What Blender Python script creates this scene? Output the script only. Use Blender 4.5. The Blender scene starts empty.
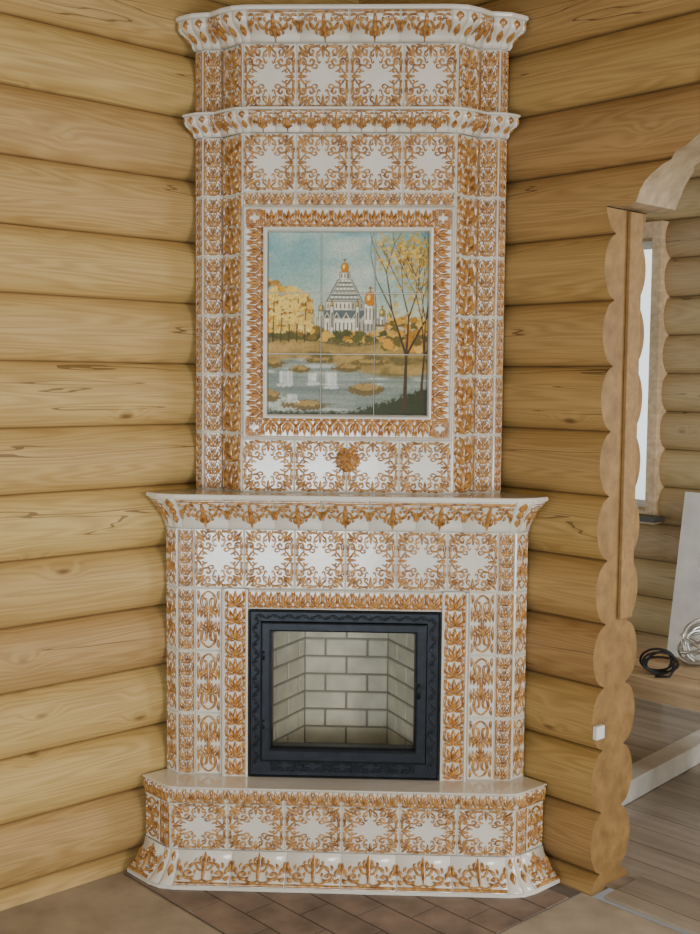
import bpy, math, random
import numpy as np
from mathutils import Vector, Matrix
random.seed(4)
C = bpy.context.scene.collection
PI = math.pi
# ------------------------------------------------------------------ camera
F = 1150.0
PITCH, YAW, ROLL = math.radians(4.33), math.radians(2.2), math.radians(0.5)
D = 3.9
R3 = Matrix.Rotation(YAW, 3, 'Z') @ Matrix.Rotation(PI/2 - PITCH, 3, 'X') @ Matrix.Rotation(ROLL, 3, 'Z')
def rdir(px, py): return R3 @ Vector(((px-350)/F, (467-py)/F, -1))
CX = D*math.tan(YAW) + 0.013
_r = rdir(346, 889)
H = -_r.z/_r.y*(D-0.16)
CAM = Vector((CX, -D, H))
def atY(px, py, Y):
    r = rdir(px, py); k = (Y+D)/r.y
    return CAM + r*k
def Zp(py, Y, px=347): return atY(px, py, Y).z
def atZ(px, py, z):
    r = rdir(px, py); return CAM + r*((z-H)/r.z)
def atP(px, py, p0, n):
    r = rdir(px, py); return CAM + r*((p0-CAM).dot(n)/r.dot(n))
cd = bpy.data.cameras.new('camera'); cam = bpy.data.objects.new('camera', cd); C.objects.link(cam)
cam.matrix_world = Matrix.Translation(CAM) @ R3.to_4x4()
cd.sensor_fit = 'VERTICAL'; cd.sensor_height = 36; cd.lens = F*36/934; cd.clip_end = 100
bpy.context.scene.camera = cam
YC = 0.68
# ------------------------------------------------------------------ materials
class NT:
    def __init__(s, name):
        s.m = bpy.data.materials.new(name); s.m.use_nodes = True; s.t = s.m.node_tree
        s.b = s.t.nodes['Principled BSDF']; s.out = s.t.nodes['Material Output']
    def n(s, typ, ins=None, **props):
        k = s.t.nodes.new(typ)
        for a, v in props.items(): setattr(k, a, v)
        for a, v in (ins or {}).items():
            if isinstance(v, bpy.types.NodeSocket): s.t.links.new(v, k.inputs[a])
            else: k.inputs[a].default_value = v
        return k
    def math(s, op, a, b=0.0, clamp=False):
        return s.n('ShaderNodeMath', {0: a, 1: b}, operation=op, use_clamp=clamp).outputs[0]
    def mix(s, f, a, b, mode='MIX'):
        k = s.n('ShaderNodeMix', None, data_type='RGBA', blend_type=mode)
        for idx, v in ((0, f), (6, a), (7, b)):
            if isinstance(v, bpy.types.NodeSocket): s.t.links.new(v, k.inputs[idx])
            else: k.inputs[idx].default_value = v
        return k.outputs[2]
    def ramp(s, f, stops):
        k = s.n('ShaderNodeValToRGB', {0: f}); e = k.color_ramp.elements
        while len(e) < len(stops): e.new(0.5)
        for i, (p, c) in enumerate(stops): e[i].position = p; e[i].color = c
        return k.outputs[0]
    def link(s, o, name): s.t.links.new(o, s.b.inputs[name])
    def bump(s, h, st, dist):
        s.link(s.n('ShaderNodeBump', {'Height': h, 'Strength': st, 'Distance': dist}).outputs[0], 'Normal')
def plain(name, col, rough=.5, metal=0., var=.12, scale=9., bump=0.):
    t = NT(name); tc = t.n('ShaderNodeTexCoord').outputs['Object']
    nz = t.n('ShaderNodeTexNoise', {'Vector': tc, 'Scale': scale, 'Detail': 4.}).outputs[0]
    lo = tuple(c*(1-var) for c in col[:3])+(1,); hi = tuple(min(1, c*(1+var)) for c in col[:3])+(1,)
    t.link(t.ramp(nz, [(.3, lo), (.7, hi)]), 'Base Color')
    t.b.inputs['Roughness'].default_value = rough; t.b.inputs['Metallic'].default_value = metal
    if bump: t.bump(nz, bump, .01)
    return t.m
PITCHZ = .214; Z0 = (H + .052) % PITCHZ - PITCHZ
def logmat(name, light, dark, knot):
    t = NT(name); tc = t.n('ShaderNodeTexCoord').outputs['Object']
    sp = t.n('ShaderNodeSeparateXYZ', {0: tc}); x, y, z = sp.outputs
    idx = t.math('FLOOR', t.math('DIVIDE', t.math('SUBTRACT', z, Z0), PITCHZ))
    wn = t.n('ShaderNodeTexWhiteNoise', {'W': idx}, noise_dimensions='1D').outputs[0]
    xo = t.math('ADD', x, t.math('MULTIPLY', wn, 37.))
    kv = t.n('ShaderNodeCombineXYZ', {0: t.math('MULTIPLY', xo, 2.6), 1: 0., 2: t.math('MULTIPLY', z, 7.)}).outputs[0]
    vo = t.n('ShaderNodeTexVoronoi', {'Vector': kv, 'Scale': 1., 'Randomness': 1.}).outputs['Distance']
    kn = t.n('ShaderNodeMapRange', {'Value': vo, 'From Min': .0, 'From Max': .30, 'To Min': 1., 'To Max': 0.}, interpolation_type='SMOOTHSTEP').outputs[0]
    v1 = t.n('ShaderNodeCombineXYZ', {0: t.math('MULTIPLY', xo, .5), 1: t.math('MULTIPLY', y, 5.), 2: t.math('ADD', t.math('MULTIPLY', z, 9.), t.math('MULTIPLY', kn, .35))}).outputs[0]
    n1 = t.n('ShaderNodeTexNoise', {'Vector': v1, 'Scale': 1., 'Detail': 2.}).outputs[0]
    g = t.math('ADD', t.math('MULTIPLY', t.math('SINE', t.math('MULTIPLY', n1, 150.)), .5), .5)
    v2 = t.n('ShaderNodeCombineXYZ', {0: t.math('MULTIPLY', xo, 3.), 1: 0., 2: t.math('MULTIPLY', z, 140.)}).outputs[0]
    n2 = t.n('ShaderNodeTexNoise', {'Vector': v2, 'Scale': 1., 'Detail': 3.}).outputs[0]
    v3 = t.n('ShaderNodeCombineXYZ', {0: t.math('MULTIPLY', xo, 1.2), 1: 0., 2: t.math('MULTIPLY', z, 5.)}).outputs[0]
    n3 = t.n('ShaderNodeTexNoise', {'Vector': v3, 'Scale': 1.3, 'Detail': 4.}).outputs[0]
    fac = t.math('ADD', t.math('MULTIPLY', g, .24), t.math('ADD', t.math('MULTIPLY', n2, .48), t.math('MULTIPLY', n3, .55)))
    col = t.ramp(fac, [(.36, dark), (.84, light)])
    hv = t.n('ShaderNodeHueSaturation', {'Hue': t.math('ADD', .493, t.math('MULTIPLY', wn, .014)), 'Value': t.math('ADD', .87, t.math('MULTIPLY', wn, .22)), 'Color': col}).outputs[0]
    core = t.n('ShaderNodeMapRange', {'Value': vo, 'From Min': .03, 'From Max': .09, 'To Min': .75, 'To Max': 0.}).outputs[0]
    col = t.mix(core, hv, knot)
    v4 = t.n('ShaderNodeCombineXYZ', {0: t.math('MULTIPLY', xo, .5), 1: 0., 2: t.math('MULTIPLY', z, 9.)}).outputs[0]
    n4 = t.n('ShaderNodeTexNoise', {'Vector': v4, 'Scale': 1., 'Detail': 3.}).outputs[0]
    cr = t.math('LESS_THAN', t.math('ABSOLUTE', t.math('SUBTRACT', n4, .40)), .0030)
    col = t.mix(t.math('MULTIPLY', cr, .7), col, knot)
    fr = t.math('FRACT', t.math('DIVIDE', t.math('SUBTRACT', z, Z0), PITCHZ))
    ed = t.math('MINIMUM', fr, t.math('SUBTRACT', 1., fr))
    seam = t.n('ShaderNodeMapRange', {'Value': ed, 'From Min': .0, 'From Max': .032, 'To Min': .7, 'To Max': 0.}).outputs[0]
    col = t.mix(seam, col, knot)
    t.link(col, 'Base Color'); t.b.inputs['Roughness'].default_value = .6
    t.bump(t.math('SUBTRACT', t.math('MULTIPLY', n2, .4), t.math('MULTIPLY', cr, 2.)), .35, .003)
    return t.m
def plankmat(name, light, dark, sx=1.2, sy=22., ang=0., rough=.6, seam=0.):
    t = NT(name); tc = t.n('ShaderNodeTexCoord').outputs['Object']
    mp = t.n('ShaderNodeMapping', {'Vector': tc, 'Rotation': (0, 0, ang)}).outputs[0]
    sp = t.n('ShaderNodeSeparateXYZ', {0: mp}); x, y, z = sp.outputs
    v = t.n('ShaderNodeCombineXYZ', {0: t.math('MULTIPLY', x, sx), 1: t.math('MULTIPLY', y, sy), 2: t.math('MULTIPLY', z, sy)}).outputs[0]
    n1 = t.n('ShaderNodeTexNoise', {'Vector': v, 'Scale': 1., 'Detail': 5., 'Roughness': .6}).outputs[0]
    col = t.ramp(n1, [(.3, dark), (.7, light)])
    n0 = t.n('ShaderNodeTexNoise', {'Vector': tc, 'Scale': 2.5, 'Detail': 5., 'Roughness': .65}).outputs[0]
    col = t.n('ShaderNodeHueSaturation', {'Value': t.math('ADD', .62, t.math('MULTIPLY', n0, .76)), 'Color': col}).outputs[0]
    if seam:
        fr = t.math('FRACT', t.math('DIVIDE', y, seam))
        wn = t.n('ShaderNodeTexWhiteNoise', {'W': t.math('FLOOR', t.math('DIVIDE', y, seam))}, noise_dimensions='1D').outputs[0]
        col = t.n('ShaderNodeHueSaturation', {'Value': t.math('ADD', .85, t.math('MULTIPLY', wn, .3)), 'Color': col}).outputs[0]
        col = t.mix(t.math('MULTIPLY', t.math('LESS_THAN', fr, .03), .8), col, (.03, .025, .02, 1))
    t.link(col, 'Base Color'); t.b.inputs['Roughness'].default_value = rough
    t.bump(n1, .2, .003)
    return t.m
def glaze(name, lo, hi, rough, scale, bst=.2, coat=1., cr=.03):
    t = NT(name); tc = t.n('ShaderNodeTexCoord').outputs['Object']
    n1 = t.n('ShaderNodeTexNoise', {'Vector': tc, 'Scale': scale, 'Detail': 3.}).outputs[0]
    t.link(t.ramp(n1, [(.32, lo), (.68, hi)]), 'Base Color')
    t.b.inputs['Roughness'].default_value = rough
    t.b.inputs['Coat Weight'].default_value = coat; t.b.inputs['Coat Roughness'].default_value = cr
    n2 = t.n('ShaderNodeTexNoise', {'Vector': tc, 'Scale': 28., 'Detail': 2.}).outputs[0]
    t.bump(n2, bst, .004)
    return t.m
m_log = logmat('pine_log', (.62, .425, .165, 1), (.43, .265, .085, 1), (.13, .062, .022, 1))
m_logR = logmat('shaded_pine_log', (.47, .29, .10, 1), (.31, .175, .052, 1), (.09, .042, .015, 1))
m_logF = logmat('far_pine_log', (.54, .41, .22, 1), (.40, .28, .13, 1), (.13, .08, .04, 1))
m_end = plankmat('sawn_log_end', (.33, .19, .062, 1), (.21, .115, .034, 1), 20., 20.)
m_jamb = plankmat('jamb_board', (.34, .20, .07, 1), (.24, .135, .045, 1), 40., 40.)
m_arch = plankmat('sawn_arch_face', (.44, .34, .21, 1), (.28, .20, .11, 1), 9., 24.)
m_white = glaze('ivory_glaze', (.77, .73, .63, 1), (.88, .86, .79, 1), .2, 4., .3, .8, .12)
m_amber = glaze('amber_glaze', (.24, .090, .019, 1), (.66, .35, .10, 1), .13, 60., .5)
m_deep = glaze('deep_orange_glaze', (.26, .085, .013, 1), (.68, .33, .075, 1), .12, 60., .5)
m_grout = plain('tile_grout', (.60, .56, .48, 1), .85)
m_iron = plain('black_cast_iron', (.016, .020, .028, 1), .4, .5, .3, 30., .1)
m_coil = plain('shiny_wire', (.60, .60, .57, 1), .25, .6)
m_brick = plain('pale_firebrick', (.70, .67, .54, 1), .85, 0, .16, 12., .3)
m_mortar = plain('grey_mortar', (.27, .25, .205, 1), .9)
m_lid = plain('dark_firebox_lid', (.06, .06, .06, 1), .8)  # plain dark colour for the closed top of the firebox lining
m_paver = plain('brown_paver', (.245, .185, .148, 1), .6, 0, .40, 7., .4)
m_paverg = plain('paver_joint', (.15, .125, .105, 1), .9)
m_floor = plankmat('tan_chipboard', (.50, .44, .35, 1), (.36, .305, .235, 1), 7., 7., PI/4, .6, 0)
m_floor2 = plankmat('grey_plank_floor', (.42, .37, .30, 1), (.25, .215, .17, 1), 1.2, 18., PI/4, .3, .14)
m_ceil = plankmat('ceiling_board', (.42, .27, .11, 1), (.30, .17, .06, 1), 1.2, 18., PI/4, .6, .14)
m_plank = plankmat('raw_pine_plank', (.78, .60, .38, 1), (.50, .36, .20, 1), 3., 30.)
m_pale = plain('white_laminate', (.74, .73, .68, 1), .5)
m_black = plain('black_rubber', (.012, .012, .014, 1), .5)
m_sill = plain('dark_sill', (.06, .055, .05, 1), .5)
m_plastic = plain('white_plastic', (.75, .74, .70, 1), .4)
t = NT('door_glass')
gl = t.n('ShaderNodeBsdfGlossy', {'Roughness': .05, 'Color': (.95, .95, .95, 1)}); tr = t.n('ShaderNodeBsdfTransparent', {'Color': (.94, .94, .92, 1)})
fn = t.n('ShaderNodeFresnel', {'IOR': 1.5}); mx = t.n('ShaderNodeMixShader', {0: fn.outputs[0], 1: tr.outputs[0], 2: gl.outputs[0]})
t.t.links.new(mx.outputs[0], t.out.inputs[0]); m_glass = t.m
t = NT('painted_glaze'); ca = t.n('ShaderNodeVertexColor', layer_name='Col'); t.link(ca.outputs[0], 'Base Color')
t.b.inputs['Roughness'].default_value = .3; t.b.inputs['Specular IOR Level'].default_value = .2; m_paint = t.m
# ------------------------------------------------------------------ mesh accumulator
class MB:
    def __init__(s): s.v = []; s.f = []; s.m = []; s.s = []
    def add(s, vs, fs, mi=0, smooth=False):
        o = len(s.v); s.v.extend([tuple(p) for p in vs])
        for f in fs: s.f.append([i+o for i in f]); s.m.append(mi); s.s.append(smooth)
    def build(s, name, mats, parent=None, label=None, recalc=False, bevel=0, sharp=None):
        me = bpy.data.meshes.new(name)
        me.from_pydata(s.v, [], s.f)
        for m in mats: me.materials.append(m)
        me.polygons.foreach_set('material_index', s.m); me.polygons.foreach_set('use_smooth', s.s)
        if recalc:
            import bmesh
            b = bmesh.new(); b.from_mesh(me); bmesh.ops.recalc_face_normals(b, faces=b.faces); b.to_mesh(me); b.free()
        if sharp: me.set_sharp_from_angle(angle=sharp)
        me.update()
        o = bpy.data.objects.new(name, me); C.objects.link(o)
        if parent: o.parent = parent
        if label: o['label'] = label
        if bevel:
            bm = o.modifiers.new('edge', 'BEVEL'); bm.width = bevel; bm.segments = 2; bm.limit_method = 'ANGLE'
        return o
def tag(o, label, cat, group=None):
    o['label'] = label; o['category'] = cat
    if group: o['group'] = group
    return o
def struct(o, label=None):
    o['kind'] = 'structure'
    if label: o['label'] = label
    return o
def empty(name, loc, label, cat, group=None):
    o = bpy.data.objects.new(name, None); o.empty_display_size = .1; C.objects.link(o); o.location = loc
    return tag(o, label, cat, group)
def box(M, c, size, rz=0, mi=0, rot=None):
    hx, hy, hz = [q/2 for q in size]; c = Vector(c)
    Rm = rot if rot else Matrix.Rotation(rz, 3, 'Z')
    vs = [c + Rm @ Vector((x*hx, y*hy, z*hz)) for x in (-1, 1) for y in (-1, 1) for z in (-1, 1)]
    M.add(vs, [(0, 1, 3, 2), (4, 6, 7, 5), (0, 4, 5, 1), (2, 3, 7, 6), (0, 2, 6, 4), (1, 5, 7, 3)], mi)
def prism(M, poly, z0, z1, mi=0):
    n = len(poly)
    M.add([(x, y, z0) for x, y in poly]+[(x, y, z1) for x, y in poly],
          [list(range(n))[::-1], list(range(n, 2*n))]+[(i, (i+1) % n, n+(i+1) % n, n+i) for i in range(n)], mi)
def tube(M, pts, r, ns=8, mi=0, closed=False):
    pts = [Vector(p) for p in pts]; n = len(pts); vs = []
    up = Vector((.13, .21, .97))
    for i, p in enumerate(pts):
        a = pts[(i-1) % n] if closed or i else p; b = pts[(i+1) % n] if closed or i < n-1 else p
        t = (b-a).normalized(); u = t.cross(up).normalized(); w = u.cross(t)
        rr = r[i] if isinstance(r, (list, tuple)) else r
        for k in range(ns):
            an = 2*PI*k/ns; vs.append(p+(u*math.cos(an)+w*math.sin(an))*rr)
    fs = []
    for i in range(n if closed else n-1):
        j = (i+1) % n
        for k in range(ns): fs.append((i*ns+k, i*ns+(k+1) % ns, j*ns+(k+1) % ns, j*ns+k))
    if not closed: fs.append(list(range(ns))[::-1]); fs.append(list(range((n-1)*ns, n*ns)))
    M.add(vs, fs, mi, True)
def lathe(M, c, axis, prof, ns=20, mi=0):
    axis = Vector(axis).normalized(); u = axis.orthogonal().normalized(); w = axis.cross(u); c = Vector(c)
    vs = [c+axis*h+(u*math.cos(2*PI*k/ns)+w*math.sin(2*PI*k/ns))*r for r, h in prof for k in range(ns)]
    fs = [(i*ns+k, i*ns+(k+1) % ns, (i+1)*ns+(k+1) % ns, (i+1)*ns+k) for i in range(len(prof)-1) for k in range(ns)]
    M.add(vs, fs, mi, True)
# ------------------------------------------------------------------ tiled surfaces
UP = Vector((0, 0, 1))
class Seg:
    def __init__(s, A, B, mA, mB, prof, H):
        s.A, s.B, s.mA, s.mB, s.prof, s.H = A, B, mA, mB, prof, H
        s.W = (B-A).length; s.d = (B-A).normalized(); s.n0 = s.d.cross(UP)
    def map(s, x, y, h=0.):
        t = min(1., max(0., y/s.H)); o, z = s.prof(t)
        pa = s.A+s.mA*o; pb = s.B+s.mB*o
        p = pa.lerp(pb, x/s.W); p.z = z
        o1, z1 = s.prof(max(0., t-.02)); o2, z2 = s.prof(min(1., t+.02))
        n = s.d.cross(s.n0*(o2-o1)+UP*(z2-z1)).normalized()
        return p+n*h
def flat(z0, z1, o=0.):
    return lambda t: (o, z0+(z1-z0)*t)
def segs(poly, prof):
    P = [Vector((x, y, 0)) for x, y in poly]; N = [(P[i+1]-P[i]).normalized().cross(UP) for i in range(len(P)-1)]
    M = []
    for i in range(len(P)):
        if i == 0: M.append(N[0])
        elif i == len(P)-1: M.append(N[-1])
        else: M.append((N[i-1]+N[i])/(1+N[i-1].dot(N[i])))
    L = 0; pr = None
    for k in range(21):
        q = prof(k/20)
        if pr: L += math.hypot(q[0]-pr[0], q[1]-pr[1])
        pr = q
    return [Seg(P[i], P[i+1], M[i], M[i+1], prof, L) for i in range(len(P)-1)]
def grid(M, seg, xs, ys, hf, mi, smooth=False):
    vs = [seg.map(x, y, hf(i, j)) for j, y in enumerate(ys) for i, x in enumerate(xs)]
    n = len(xs)
    M.add(vs, [(j*n+i, j*n+i+1, (j+1)*n+i+1, (j+1)*n+i) for j in range(len(ys)-1) for i in range(n-1)], mi, smooth)
TH = .003
def backing(M, seg, nv=1, mi=2):
    grid(M, seg, [0, seg.W], [seg.H*k/nv for k in range(nv+1)], lambda i, j: -.001, mi)
def tile(M, seg, x0, x1, y0, y1, nv=1, mi=0, th=TH, g=.0009, b=.0035):
    xs = [x0+g, x0+g+b, x1-g-b, x1-g]
    ys = [y0+g]+[y0+g+b+(y1-y0-2*g-2*b)*k/nv for k in range(nv+1)]+[y1-g]
    grid(M, seg, xs, ys, lambda i, j: (-.002 if i in (0, 3) or j in (0, nv+2) else th), mi, nv > 1)
def ridge(M, seg, pts, rad, h0=TH, mi=1, k=.85):
    n = len(pts); vs = []
    for i, (x, y) in enumerate(pts):
        a = pts[max(i-1, 0)]; b = pts[min(i+1, n-1)]
        tx, ty = b[0]-a[0], b[1]-a[1]; l = math.hypot(tx, ty) or 1; px, py = -ty/l, tx/l; r = rad[i]
        for o, q in ((-1, -.1), (-.62, .7), (0, 1), (.62, .7), (1, -.1)):
            vs.append(seg.map(x+px*o*r, y+py*o*r, h0+q*r*k))
    M.add(vs, [(i*5+j, (i+1)*5+j, (i+1)*5+j+1, i*5+j+1) for i in range(n-1) for j in range(4)], mi, True)
def bez(p0, p1, p2, n=6):
    return [((1-t)**2*p0[0]+2*t*(1-t)*p1[0]+t*t*p2[0], (1-t)**2*p0[1]+2*t*(1-t)*p1[1]+t*t*p2[1]) for t in [i/n for i in range(n+1)]]
def spiral(cx, cy, r0, r1, a0, a1, n=9):
    return [(cx+(r0+(r1-r0)*i/n)*math.cos(math.radians(a0+(a1-a0)*i/n)), cy+(r0+(r1-r0)*i/n)*math.sin(math.radians(a0+(a1-a0)*i/n))) for i in range(n+1)]
def leaf(pts, r): n = len(pts)-1; return (pts, [r*max(.12, math.sin(PI*min(1, (i/n)*.85+.1)))**.8 for i in range(n+1)])
def scroll(pts, r): n = len(pts)-1; return (pts, [r*(.55+.45*math.sin(PI*i/n))*(1.25 if i > n-2 else 1) for i in range(n+1)])
def mir(st, fx, fy): return [([(x*fx, y*fy) for x, y in p], r) for p, r in st]
def swp(st): return [([(y, x) for x, y in p], r) for p, r in st]
# square rococo tile: curls hug the edges, corner curls reach inwards, the white field stays a small soft cross
e1 = [scroll(bez((0, .80), (.16, .98), (.34, .93), 5)+spiral(.44, .77, .16, .03, 120, -300, 10), .052),
     leaf(bez((.1, .97), (.2, .97), (.26, .88)), .045), leaf(bez((.54, .9), (.66, .97), (.78, .9)), .055),
     scroll(bez((.02, .97), (.06, .86), (.16, .78), 4)+spiral(.16, .68, .10, .02, 90, -240, 7), .044),
     leaf(bez((.34, .97), (.46, .99), (.58, .97)), .035), scroll(bez((.30, .64), (.24, .58), (.20, .50), 3)+spiral(.14, .46, .07, .015, 20, -230, 6), .036)]
q = e1+swp(e1[:5])
q += [leaf(bez((.58, .58), (.78, .74), (.96, .96)), .08), leaf(bez((.62, .68), (.66, .84), (.76, .97)), .055), leaf(bez((.68, .62), (.84, .66), (.97, .76)), .055),
      scroll(bez((.80, .50), (.66, .32), (.50, .34), 5)+spiral(.46, .46, .13, .03, -80, -400, 10), .05),
      scroll(bez((.46, .32), (.36, .22), (.26, .26), 4)+spiral(.28, .33, .07, .015, 250, 0, 6), .038),
      leaf(bez((.62, .40), (.70, .30), (.66, .18)), .045), leaf(bez((.36, .62), (.44, .68), (.56, .64)), .045), leaf(bez((.60, .22), (.54, .14), (.46, .14)), .036), leaf(bez((.40, .54), (.34, .48), (.26, .44)), .034)]
SQ = mir(q, 1, 1)+mir(q, -1, 1)+mir(q, 1, -1)+mir(q, -1, -1)
SQ += [leaf(bez((0, .97), (0, .8), (0, .56)), .07), leaf(bez((0, -.97), (0, -.8), (0, -.56)), .07), leaf(bez((.97, 0), (.8, 0), (.60, 0)), .07), leaf(bez((-.97, 0), (-.8, 0), (-.60, 0)), .07)]
# stacked acanthus cell for narrow borders
q = [leaf(bez((.08, -.95), (.6, -.75), (.78, -.1)), .26), leaf(bez((.06, -.45), (.5, -.25), (.56, .42)), .24), leaf(bez((.86, -.3), (.98, .3), (.6, .78)), .18), leaf(bez((.2, .1), (.3, .5), (.12, .9)), .16),
     scroll(bez((.98, -.98), (.7, -.95), (.62, -.7), 3)+spiral(.74, -.6, .13, .04, 200, 20, 4), .11), leaf(bez((.75, 1.0), (.95, .85), (.98, .6)), .13), leaf(bez((.4, .98), (.36, .8), (.46, .62)), .12)]
AC = q+mir(q, -1, 1)+[leaf(bez((0, -1.05), (0, -.3), (0, .8)), .21)]
# palmette cell
q = [leaf(bez((.1, -.85), (.72, -.8), (.86, -.1)), .26), leaf(bez((.08, -.6), (.48, -.1), (.54, .62)), .27), scroll(bez((.1, -.92), (.6, -1.0), (1.0, -.82), 4), .16), leaf(bez((1.0, -.4), (.94, .2), (1.0, .9)), .24), leaf(bez((.82, .98), (.76, .7), (.76, .35)), .13)]
PM = q+mir(q, -1, 1)+[leaf(bez((0, -.9), (0, 0), (0, .97)), .29)]
# hanging / rising triangular spray (base at y=-1, apex at +1)
q = [scroll(bez((0, -.72), (.25, -.95), (.45, -.7), 5)+spiral(.55, -.42, .26, .07, 220, 560, 9), .085),
     scroll(bez((.02, -.2), (.22, -.3), (.29, .0), 4)+spiral(.2, .1, .13, .04, 0, 230, 6), .075),
     leaf(bez((.78, -.6), (.9, -.75), (.97, -.5)), .11), leaf(bez((.6, -.2), (.52, .1), (.36, .2)), .10), leaf(bez((.1, .2), (.22, .45), (.1, .66)), .10),
     leaf(bez((.82, -.42), (.86, -.1), (.97, .05)), .10), leaf(bez((.7, -.1), (.74, .1), (.64, .25)), .08), leaf(bez((.3, -.45), (.36, -.3), (.3, -.2)), .08), leaf(bez((.3, .2), (.4, .35), (.3, .5)), .08),
     leaf(bez((.97, -.3), (.97, .1), (.98, .4)), .09), leaf(bez((.5, -.45), (.56, -.4), (.6, -.5)), .06), ([(0, -.93), (.5, -.93), (.99, -.93)], [.07, .07, .07])]
TR = q+mir(q, -1, 1)+[leaf(bez((0, -.7), (0, .1), (0, .97)), .13)]
# tall narrow floral strip
q = [scroll(bez((0, -.95), (.5, -.88), (.62, -.66), 5)+spiral(.32, -.6, .3, .08, 0, 300, 8), .15), leaf(bez((.1, -.36), (.6, -.3), (.66, -.05)), .18),
     leaf(bez((.92, -.97), (.75, -.85), (.92, -.66)), .15), leaf(bez((.92, -.55), (.84, -.3), (.92, -.06)), .14), leaf(bez((.05, -.3), (.3, -.2), (.3, -.03)), .15), leaf(bez((.55, -.45), (.75, -.4), (.7, -.2)), .1)]
FL = q+mir(q, -1, 1)+mir(q, 1, -1)+mir(q, -1, -1)+[leaf(bez((0, -.45), (0, 0), (0, .45)), .18)]
def place(M, seg, x0, x1, y0, y1, st, rot=0, h0=TH, mi=1, rs=None, k=.85):
    cx, cy, hx, hy = (x0+x1)/2, (y0+y1)/2, (x1-x0)/2, (y1-y0)/2
    r0 = rs or min(hx, hy)
    for p, r in st:
        if rot == 0: pts = [(cx+x*hx, cy+y*hy) for x, y in p]
        elif rot == 1: pts = [(cx+y*hx, cy-x*hy) for x, y in p]
        elif rot == 2: pts = [(cx-x*hx, cy-y*hy) for x, y in p]
        else: pts = [(cx-y*hx, cy+x*hy) for x, y in p]
        ridge(M, seg, pts, [q*r0 for q in r], h0, mi, k)
def column(M, seg, x0, x1, y0, y1, nt, st=AC, m=.005, aspect=.8):
    th = (y1-y0)/nt
    for i in range(nt):
        a = y0+th*i; tile(M, seg, x0, x1, a, a+th)
        w = x1-x0-2*m; n = max(1, round((th-.010)/(w*aspect)))
        for xx in (x0+.0055, x1-.0055): ridge(M, seg, [(xx, a+.007), (xx, a+th/2), (xx, a+th-.007)], [.0028]*3)
        for k in range(n):
            c = (th-.010)/n; place(M, seg, x0+m, x1-m, a+.005+c*k, a+.005+c*(k+1), st, k=1.1)
def rowstrip(M, seg, x0, x1, y0, y1, nt, st=PM, rot=0, m=.003, aspect=1.):
    tw = (x1-x0)/nt
    for i in range(nt):
        a = x0+tw*i; tile(M, seg, a, a+tw, y0, y1)
        n = max(1, round((tw-.01)/((y1-y0-2*m)*aspect)))
        for k in range(n):
            c = (tw-.01)/n; place(M, seg, a+.005+c*k, a+.005+c*(k+1), y0+m, y1-m, st, rot)
def sqrow(M, seg, x0, x1, y0, y1, n):
    w = (x1-x0)/n
    for i in range(n):
        tile(M, seg, x0+w*i, x0+w*(i+1), y0, y1); place(M, seg, x0+w*i+.004, x0+w*(i+1)-.004, y0+.004, y1-.004, SQ, rs=.084, k=1.15)
def cove(M, poly, prof, tw, st, rot, nv=6):
    for sg in segs(poly, prof):
        backing(M, sg, nv); n = max(1, round(sg.W/tw))
        for i in range(n):
            w = sg.W/n
            tile(M, sg, w*i, w*(i+1), 0, sg.H, nv)
            if w < .045:
                for f in (.35, .75) if w < .03 else (.3, .55, .8):
                    ridge(M, sg, [(w/2, sg.H*(f+q)) for q in (-.14, 0, .1, .2)], [.001, w*.3, w*.24, .001])
            else: place(M, sg, w*i+.003, w*(i+1)-.003, .003, sg.H-.003, st, rot, rs=min(w/2, sg.H/2)*1.12, k=1.)
def slabcap(M, poly, o0, z0, o1, z1, inner, mi=0, nose=.006):
    prs = [(o0, z0), (o1-nose*.3, z0+(z1-z0)*.1), (o1, (z0+z1)/2), (o1-nose*.3, z1-(z1-z0)*.1), (o1-nose, z1)]
    for sg in segs(poly, flat(0, 1)):
        vs = []
        for o, z in prs:
            for V, Mi in ((sg.A, sg.mA), (sg.B, sg.mB)):
                p = V+Mi*o; vs.append((p.x, p.y, z))
        M.add(vs, [(2*i, 2*i+1, 2*i+3, 2*i+2) for i in range(len(prs)-1)], mi, False)
    ss = segs(poly, flat(0, 1)); top = [(q.A+q.mA*(o1-nose)) for q in ss]; top.append(ss[-1].B+ss[-1].mB*(o1-nose))
    M.add([(p.x, p.y, z1) for p in top]+[(0, YC-.02, z1)], [tuple(range(len(top)+1))], mi)
def ring(M, seg, x0, x1, y0, y1, prof, mis):
    vs = []
    for ins, h in prof:
        for a, b in ((x0+ins, y0+ins), (x1-ins, y0+ins), (x1-ins, y1-ins), (x0+ins, y1-ins)): vs.append(seg.map(a, b, h))
    o = len(M.v); M.v.extend([tuple(p) for p in vs])
    for i in range(len(prof)-1):
        for k in range(4): M.f.append([o+i*4+k, o+i*4+(k+1) % 4, o+i*4+4+(k+1) % 4, o+i*4+4+k]); M.m.append(mis[i]); M.s.append(False)
def plan3(a, yf):
    w = (YC-yf+a)/2-.002
    return [(-w, yf+w-a), (-a, yf), (a, yf), (w, yf+w-a)]
def rounded(poly, r=.022, steps=2):
    P = [Vector((x, y)) for x, y in poly]; out_ = [poly[0]]
    for i in range(1, len(P)-1):
        d1 = P[i]-P[i-1]; d2 = P[i+1]-P[i]
        if d1.x*d2.y-d1.y*d2.x < 0: out_.append(poly[i]); continue      # inner corner stays sharp
        a = P[i]-d1.normalized()*r; b = P[i]+d2.normalized()*r
        for k in range(steps+1):
            t = k/steps; q = a*(1-t)**2+P[i]*2*t*(1-t)+b*t*t; out_.append((q.x, q.y))
    return out_+[poly[-1]]
def shrink(poly, e):
    s = segs(poly, flat(0, 1)); P = [s[0].A+s[0].mA*-e]+[q.B+q.mB*-e for q in s]
    return [(p.x, p.y) for p in P]
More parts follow.
